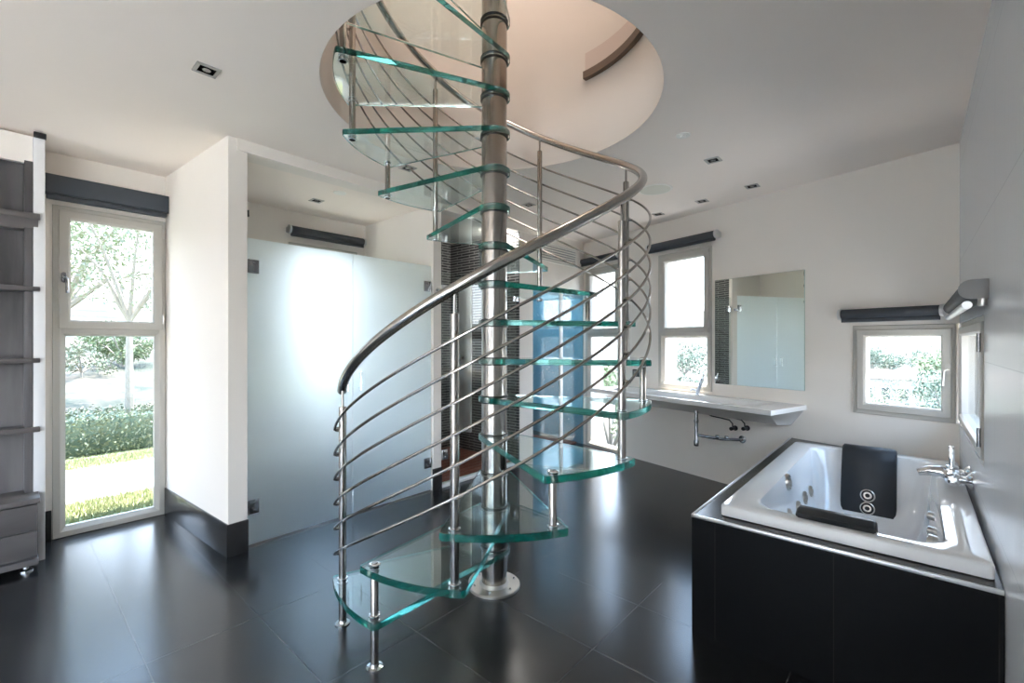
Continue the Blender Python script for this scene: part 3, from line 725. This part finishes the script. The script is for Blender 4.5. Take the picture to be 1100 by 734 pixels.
m.build('waste_pipe', 'hingem', e)
m = MB(); m.cyl(q, q + nin * .012, .034, 24); m.build('wall_flange', 'chrome', e)
for i, (px, py, lab) in enumerate(((790, 460, 'left dark stop valve with curved hose under the basin'), (803, 460, 'right dark stop valve with curved hose under the basin'))):
    p = wfix(px, py); e = tag(empty('stop_valve', p, RB), lab, 'valve', 'stop valves under the basin')
    m = MB(); m.cyl((0, 0, 0), (0, -.05, 0), .012, 12); m.cyl((0, 0, 0), (0, -.006, 0), .024, 16); m.build('body', 'darksteel', e)
    m = MB(); m.cyl((0, -.05, 0), (0, -.075, 0), .018, 8); m.build('knob', 'blackplastic', e, bevel=.002)
    m = MB(); m.tube([(0, -.04, .0), (-.005, -.04, .045), (-.03, -.05, .075), (-.09, -.09, .09), (-.16, -.12, .10), (-.22, -.16, .135)], .006, 10); m.build('hose', 'darksteel', e)

# mirror
e = tag(empty('wall_mirror', wb(-1.724, 0, .945), RB), 'large frameless mirror on the back wall above the basin', 'mirror')
MB().box((0, -.008, 0), (.80, 0, .995)).build('backing', 'mirrorback', e, smooth=False)
MB().box((.002, -.0095, .002), (.798, -.008, .993)).build('glass', 'mirror', e, smooth=False)
# switch plate
p = wfix(686, 401)
e = tag(empty('switch_plate', p, RB), 'black double switch plate on the back wall left of the basin window', 'switch')
MB().box((-.085, -.008, -.042), (.085, 0, .042)).build('plate', 'blackplastic', e, bevel=.003)
for x in (-.04, .04): MB().box((x - .028, -.011, -.028), (x + .028, -.008, .028)).build('rocker', 'capgrey', e, bevel=.002)
# small sensor on wall end by the frosted door, hook on the pillar
e = tag(empty('wall_sensor', (-3.235, 1.063, 2.18)), 'tiny dark sensor high on the wall end above the frosted door hinge', 'sensor')
m = MB(); m.box((-.012, 0, -.022), (.012, .012, .022)); m.build('body', 'blackplastic', e, bevel=.003); m = MB(); m.box((-.006, .012, -.018), (.006, .014, -.008)); m.build('lens', 'brown', e)
e = tag(empty('wall_hook', (XP, 2.645, 1.82)), 'small chrome hook on the white pillar beside the frosted doors', 'hook')
m = MB(); m.cyl((0, 0, 0), (.008, 0, 0), .02, 16); m.tube([(.006, 0, 0), (.035, 0, 0)], .008, 12); m.build('peg', 'chrome', e)
m = MB(); m.lathe([(.014, .03), (.018, .034), (.018, .042), (.010, .046)], 16, Matrix.Rotation(PI / 2, 4, 'Y')); m.build('knob', 'chrome', e)

# ---------------------------------------------------------------- shelving on the left
U = tag(empty('shelf_unit', (XA, .14, 0)), 'grey oak shelf unit with drawers at the left edge', 'shelf unit')
fx = .37; yl = -.95
MB().box((.005, 0, .0), (fx, .05, 2.615)).build('side_panel', 'whitepanel', U, bevel=.002)
MB().box((.005, yl, .05), (fx - .10, -.001, 2.45)).build('back_panel', 'shelfwood', U, smooth=False)
MB().box((.005, yl, 2.45), (fx - .06, -.001, 2.62)).build('top_panel', 'wall', U, smooth=False)
for z, th, ov in ((2.13, .035, .03), (1.685, .028, .025), (1.248, .028, .025), (.828, .03, .03)):
    m = MB(); m.box((.26, yl, z - th), (fx + ov, .028, z)); m.build('shelf', 'shelfwoodh', U, bevel=.004)
m = MB(); m.prism([(.26, 2.035), (fx - .01, 2.035), (fx + .005, 2.06), (fx + .022, 2.094), (.26, 2.094)], yl, .02, Matrix(((1, 0, 0, 0), (0, 0, 1, 0), (0, 1, 0, 0), (0, 0, 0, 1)))); m.build('cornice', 'shelfwoodh', U)
for y in (-.018,): MB().box((.268, y - .02, .43), (fx - .005, y + .017, 2.45)).build('stile', 'shelfwood', U, bevel=.002)
m = MB(); m.box((.01, yl, .40), (.545, .022, .43)); m.build('counter', 'shelfwoodh', U, bevel=.004)
MB().box((.26, yl, .075), (.505, .012, .398)).build('carcass', 'shelfwood', U, smooth=False)
for z0, z1 in ((.09, .232), (.24, .39)): MB().box((.505, yl + .01, z0), (.525, .010, z1)).build('drawer', 'shelfwoodh', U, bevel=.003)
MB().box((.26, yl, .035), (.53, .016, .07)).build('plinth', 'shelfwoodh', U, bevel=.003)
m = MB(); m.lathe([(.03, 0), (.03, .008), (.012, .014), (.012, .036)], 20, Matrix.Translation((.49, -.035, 0))); m.build('foot', 'chrome', U)
m = MB(); m.box((.35, .0, 2.60), (.385, .055, 2.632)); m.build('top_bracket', 'darksteel', U, bevel=.003)

# ---------------------------------------------------------------- ceiling fittings
def downlight(px, py, z, label, rz=0., sz=.10):
    p = at_z(px, py, z)
    e = tag(empty('recessed_downlight', (p.x, p.y, z), rz), label, 'downlight', 'recessed ceiling downlights')
    h = sz / 2; m = MB()
    o_ = [(-h, -h), (h, -h), (h, h), (-h, h)]; i_ = [(x * .68, y * .68) for x, y in o_]
    m.loft([[(x, y, 0) for x, y in o_], [(x * .97, y * .97, -.005) for x, y in o_], [(x, y, -.005) for x, y in i_], [(x, y, -.0005) for x, y in i_]], caps=False)
    m.build('bezel', 'bezel', e)
    m = MB(); m.box((-h * .68, -h * .68, -.0015), (h * .68, h * .68, -.0005)); m.build('recess', 'voidblack', e, smooth=False)
    m = MB(); m.lathe([(h * .36, -.0015), (h * .36, -.003), (h * .26, -.004), (h * .06, -.002)], 20); m.build('bulb', 'hingem', e)
for a_ in ((222, 75, H, 'square recessed downlight in the ceiling at far left of the stairwell opening'),
           (766, 172, H, 'square recessed downlight nearest the round white smoke sensor'),
           (808, 200, H, 'recessed downlight near the back wall, rightmost of the row'),
           (754, 216, H, 'recessed downlight in the row above the basin window, second from right'),
           (707, 230, H, 'recessed downlight just below the round ceiling speaker'),
           (568, 220, H, 'recessed downlight seen between the steel column and a baluster'),
           (438, 180.5, H, 'recessed downlight seen under the upper glass treads'),
           (340, 215.5, 2.585, 'recessed downlight in the alcove ceiling behind the frosted doors')): downlight(*a_)
def disc(name, px, py, z, r, label, cat, mesh='whiteplastic'):
    p = at_z(px, py, z); e = tag(empty(name, (p.x, p.y, z)), label, cat)
    m = MB(); m.lathe([(r, 0), (r, -.004), (r * .96, -.007), (r * .88, -.006)], 40, caps=False); m.build('rim', 'whiteplastic', e)
    m = MB(); m.lathe([(r * .9, -.001), (r * .9, -.005), (r * .2, -.0055)], 40); m.build('cover', mesh, e); return e, r
M['grille'] = P('speaker_grille', (.70, .68, .60), .7)
disc('ceiling_speaker', 704, 203.5, H, .14, 'large round white speaker flush in the ceiling', 'speaker', 'grille')
e, r = disc('smoke_sensor', 734, 145, H, .042, 'small round white sensor on the ceiling', 'sensor')
m = MB(); m.lathe([(r * .5, -.005), (r * .45, -.014), (r * .1, -.016)], 24); m.build('dome', 'whiteplastic', e)
disc('extractor_cover', 365, 207, 2.585, .05, 'small round white cover on the alcove ceiling', 'vent')

# lamps added out of sight to brighten stairwell, shower and cabin
e = tag(empty('stairwell_fill', (SC.x + .45, SC.y + .1, 5.3)), 'round warm fill light added at the top of the stairwell', 'fill light')  # warm fill added to light the well from above
m = MB(); m.lathe([(.28, 0), (.28, -.06), (.25, -.08)], 32); m.build('fill_disc', 'fillw', e)
e = tag(empty('shower_fill', (-3.43, 3.63, 2.585)), 'fill light added inside the black mosaic shower', 'fill light')  # fill added for the dark shower, hidden behind the column
m = MB(); m.lathe([(.09, 0), (.09, -.03), (.08, -.04)], 32); m.build('fill_disc', 'fills', e)
e = tag(empty('cabin_fill', (-3.8, 4.6, 2.585)), 'fill light added inside the blue cabin', 'fill light')  # fill added to lift the blue mosaic
m = MB(); m.lathe([(.16, 0), (.16, -.03), (.14, -.04)], 32); m.build('fill_disc', 'fillc', e)

# ---------------------------------------------------------------- outdoors
def hgt(x, y):
    z = -.06
    if y > 5.2:
        t = y - 5.2; z -= 3.2 * (1 - math.exp(-t / 5.0)) if x > -6 else 3.2 * (1 - math.exp(-t / 9.0))
        z -= min(6, max(0, (y - 20) * .05))
    if x < -9.2: z += min(9, (-9.2 - x) * .11)
    r = math.hypot(x, y)
    if r > 120: z += min(34, (r - 120) * .09) * (1 + .35 * mnoise.noise((x * .01, y * .01, 3)))
    return z + (.4 * mnoise.noise((x * .05, y * .05, 0)) if r > 14 else 0)
def terrain():
    rad = [5, 6, 7, 8, 9, 10, 11, 12, 14, 16, 19, 22, 26, 30, 36, 44, 55, 70, 90, 120, 160, 220, 300, 420]
    n = 120; vs = []
    c = Vector((-2, 1.5))
    for r in rad:
        for i in range(n):
            a = 2 * PI * i / n; x, y = c.x + r * math.cos(a), c.y + r * math.sin(a); vs.append((x, y, hgt(x, y) - (.3 if r < 6.5 else 0)))
    fs = [(k * n + i, k * n + (i + 1) % n, (k + 1) * n + (i + 1) % n, (k + 1) * n + i) for k in range(len(rad) - 1) for i in range(n)]
    return struct(MB().add(vs, fs).build('ground', 'land', recalc=False))
terrain()
struct(MB().box((-5.35, -5.5, -.3), (-4.70, 5, -.03)).build('lawn', 'grass', bevel=.01))
struct(MB().box((-6.75, -5.5, -.3), (-5.35, 7, -.025)).build('path', 'path', bevel=.01))
struct(MB().box((-9.0, -5.5, -.3), (-6.75, 8, -.035)).build('lawn', 'grass', bevel=.01))
struct(MB().box((.55, -5.5, -.4), (7.0, -.3, -.03)).build('bounce_terrace', 'bounce_terrace', bevel=.01))  # unseen pale reflector beside the added right glazing
struct(MB().box((-9, -14, -.4), (7.0, -5.55, -.03)).build('bounce_terrace', 'bounce_terrace', bevel=.01))  # unseen pale reflector, added to throw sunlight up through the rear glazing
def blades(name, x0, y0, x1, y1, z, n, lab):
    vs, fs = [], []
    for i in range(n):
        x, y = random.uniform(x0, x1), random.uniform(y0, y1); a = random.uniform(0, PI); h = random.uniform(.025, .06); dx, dy = math.cos(a) * .004, math.sin(a) * .004
        o = len(vs); vs += [(x - dx, y - dy, z), (x + dx, y + dy, z), (x + random.uniform(-.02, .02), y + random.uniform(-.02, .02), z + h)]; fs.append((o, o + 1, o + 2))
    o = MB().add(vs, fs).build(name, 'grass', recalc=False, smooth=False); tag(o, lab, 'grass', kind='stuff')
blades('grass', -5.34, .2, -4.72, 1.4, -.031, 5000, 'short lawn grass just outside the tall left window')
blades('grass', -7.28, .2, -6.76, 2.2, -.036, 5000, 'strip of lawn grass between the pale path and the hedge')

def leaves(clumps, n, size, mat, name, parent, flat=0.):
    vs, fs = [], []
    tot = sum(c[3] ** 2 for c in clumps)
    for (x, y, z, r) in clumps:
        for _ in range(int(n * r * r / tot) + 1):
            d = Vector((random.gauss(0, 1), random.gauss(0, 1), random.gauss(0, 1))).normalized() * (r * random.random() ** .45)
            p = Vector((x, y, z)) + Vector((d.x, d.y, d.z * .8))
            u = Vector((random.gauss(0, 1), random.gauss(0, 1), random.gauss(0, 1))).normalized(); v = u.orthogonal().normalized()
            s = size * random.uniform(.6, 1.3); o = len(vs)
            vs += [p - u * s, p + v * s * .35, p + u * s, p - v * s * .35]; fs.append((o, o + 1, o + 2, o + 3))
    return MB().add(vs, fs).build(name, mat, parent, recalc=False, smooth=False)
def tree(loc, label, cat, h, r, n, size, mat, trunk=.05, group=None, name='tree', spread=1.0, lean=0., ncl=9, low=.45):
    e = tag(empty(name, loc), label, cat, group)
    cl = []; br = MB()
    top = Vector((lean, 0, h * low))
    br.tube([(0, 0, -.1), (lean * .3, 0, h * low * .5), top], trunk, 8, radii=[trunk * 1.2, trunk, trunk * .75])
    for i in range(ncl):
        a = 2 * PI * i / ncl + random.uniform(-.4, .4); rr = r * spread * random.uniform(.25, .8)
        p = Vector((lean + rr * math.cos(a), rr * math.sin(a), h * random.uniform(low + .12, .92)))
        cl.append((p.x, p.y, p.z, r * random.uniform(.35, .55)))
        mid = top.lerp(p, .5) + Vector((0, 0, .1 * r))
        br.tube([top - Vector((0, 0, .05)), mid, p], trunk * .4, 6, radii=[trunk * .6, trunk * .4, trunk * .15])
    br.build('trunk', 'bark', e); leaves(cl, n, size, mat, 'foliage', e); return e
# hedge
e = tag(empty('hedge', (-7.75, 1.6, -.035)), 'low clipped green hedge beyond the pale path', 'hedge')
vs, fs = [], []
for i in range(9000):
    f = random.random(); L = 4.4
    y = random.uniform(-L / 2, L / 2)
    if random.random() < .5: x, z = .32 + random.gauss(0, .025), random.uniform(0, .47)
    else: x, z = random.uniform(-.32, .32), .47 + random.gauss(0, .03)
    p = Vector((x, y, z)); u = Vector((random.gauss(0, 1), random.gauss(0, 1), random.gauss(0, 1))).normalized(); v = u.orthogonal().normalized(); s = random.uniform(.012, .028)
    o = len(vs); vs += [p - u * s, p + v * s * .5, p + u * s, p - v * s * .5]; fs.append((o, o + 1, o + 2, o + 3))
MB().add(vs, fs).build('foliage', 'leafg', e, recalc=False, smooth=False)
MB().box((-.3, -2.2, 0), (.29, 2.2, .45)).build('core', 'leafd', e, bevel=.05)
def out(px, d): p = FW * d + RT * ((px - 550) / F * d); return p.x, p.y
x, y = out(139, 5.95); tree((x, y, -.035), 'slim pale-trunked olive tree in front of the hedge', 'tree', 3.4, 1.15, 3400, .034, 'leafg', .045, ncl=10, low=.5)
x, y = out(60, 8.0); tree((x, y, -.05), 'branching leafy tree filling the upper pane of the tall left window', 'tree', 4.3, 1.9, 6500, .040, 'leaf', .09, ncl=12, low=.45, lean=.6)
x, y = out(131, 12.5); tree((x, y, hgt(x, y)), 'round green bush on the dry slope behind the hedge', 'bush', 1.15, .75, 2600, .05, 'leaf', .05, name='bush', ncl=8, low=.15)
x, y = out(88, 11); tree((x, y, hgt(x, y)), 'small scrubby bush low on the dry slope', 'bush', .8, .6, 700, .05, 'leafg', .03, name='bush', ncl=6, low=.2)
# beyond the back wall
x, y = out(742, 8.2); tree((x, y, -1.9), 'grey green shrub outside the basin window', 'bush', 3.0, .95, 5200, .035, 'leafd', .05, name='bush', ncl=14, low=.3)
x, y = out(656, 11); tree((x, y, -2.3), 'pale green shrub outside the tall window behind the stair', 'bush', 3.3, 1.0, 3000, .05, 'leaf', .05, name='bush', ncl=10, low=.3)
k_ = 0
for px, d, zz, h, r, mat, lab in ((938, 11, -2.6, 3.0, 1.3, 'leafg', 'grey green shrub at lower left of the corner window view'), (978, 17, -3.3, 3.3, 1.8, 'leafg', 'grey green shrub in the middle of the corner window view'),
        (1026, 9.5, -2.3, 3.2, .9, 'leafd', 'dark shrub at lower right of the corner window view'), (1064, 14, -2.9, 3.6, 1.2, 'leafg', 'shrub seen through the right-hand corner pane'),
        (936, 60, -8.0, 8.5, 2.6, 'leafd', 'dark tree left of the pale roof in the distance'), (957, 66, -8.2, 8.1, 2.4, 'leafd', 'second dark tree just left of the pale roof'),
        (990, 75, -9.0, 8.6, 2.6, 'leafd', 'tree behind the pale roof to its right'), (1016, 40, -6, 6.6, 2.4, 'leaf', 'green tree at the right of the corner window view'),
        (735, 60, -8.5, 9.0, 4, 'leafd', 'distant tree on the far slope outside the basin window')):
    x, y = out(px, d); tree((x, y, zz), lab, 'tree' if d > 20 else 'bush', h, r, 1500 if d > 20 else 4200, .17 if d > 20 else .045, mat, .1 if d > 20 else .05, name='tree' if d > 20 else 'bush', ncl=10, low=.6 if d > 20 else .25)
x, y = out(965, 52)
e = tag(empty('house', (x, y, -6.9), YAW - .85), 'pale low house with a shallow roof in the distance', 'house')
MB().box((-3.6, -2, 0), (3.6, 2, 4.1)).build('walls', 'render', e, smooth=False)
m = MB(); m.prism([(-2.4, 4.1), (2.4, 4.1), (0, 5.0)], -4, 4, Matrix(((0, 0, 1, 0), (1, 0, 0, 0), (0, 1, 0, 0), (0, 0, 0, 1)))); m.build('roof', 'rooft', e, smooth=False)
for x_ in (-2.4, -.8, .8, 2.4): MB().box((x_ - .35, -2.04, 1.8), (x_ + .35, -1.98, 3.0)).build('window', 'darkpane', e, smooth=False)

# ---------------------------------------------------------------- light
sun = bpy.data.lights.new('sun', 'SUN'); sun.energy = 3.6; sun.angle = .01; sun.color = (1, .93, .83)
so = bpy.data.objects.new('sun', sun); C.objects.link(so)
so.rotation_euler = (-Vector((.06, .27, .95))).to_track_quat('-Z', 'Y').to_euler()
wd = bpy.data.worlds.new('sky'); bpy.context.scene.world = wd; wd.use_nodes = True; nt = wd.node_tree
bg = nt.nodes['Background']
sk_ = nt.nodes.new('ShaderNodeTexSky'); sk_.sky_type = 'HOSEK_WILKIE'; sk_.sun_direction = Vector((.06, .27, .95)).normalized(); sk_.turbidity = 4; sk_.ground_albedo = .3
hs = nt.nodes.new('ShaderNodeHueSaturation'); hs.inputs['Saturation'].default_value = .0
mxn = nt.nodes.new('ShaderNodeMix'); mxn.data_type = 'RGBA'; mxn.inputs[0].default_value = 1.0
tcw = nt.nodes.new('ShaderNodeTexCoord'); sep = nt.nodes.new('ShaderNodeSeparateXYZ'); rpw = nt.nodes.new('ShaderNodeValToRGB')
rpw.color_ramp.elements[0].position = 0; rpw.color_ramp.elements[0].color = (.93, .97, 1.0, 1)
rpw.color_ramp.elements[1].position = .6; rpw.color_ramp.elements[1].color = (.40, .65, 1.0, 1)
nt.links.new(tcw.outputs['Generated'], sep.inputs[0]); nt.links.new(sep.outputs['Z'], rpw.inputs['Fac'])
nt.links.new(rpw.outputs['Color'], bg.inputs['Color'])
for n in (sk_, hs, mxn): nt.nodes.remove(n)
bg.inputs['Strength'].default_value = 1.0

# ---------------------------------------------------------------- camera and view
cam = bpy.data.cameras.new('camera'); co = bpy.data.objects.new('camera', cam); C.objects.link(co)
cam.sensor_width = 36; cam.lens = F / 1100 * 36; cam.clip_start = .02; cam.clip_end = 2000
co.location = (0, 0, CAMH); co.rotation_euler = (PI / 2, 0, YAW)
sc = bpy.context.scene; sc.camera = co
vs_ = sc.view_settings; vs_.view_transform = 'Standard'; vs_.look = 'None'; vs_.gamma = 1; vs_.exposure = 3.45; vs_.use_curve_mapping = False
cy_ = sc.cycles; cy_.use_denoising = True; cy_.max_bounces = 24; cy_.diffuse_bounces = 8; cy_.glossy_bounces = 8; cy_.transmission_bounces = 20; cy_.transparent_max_bounces = 24
cy_.sample_clamp_indirect = 12; cy_.caustics_refractive = True; cy_.caustics_reflective = False; cy_.blur_glossy = .5
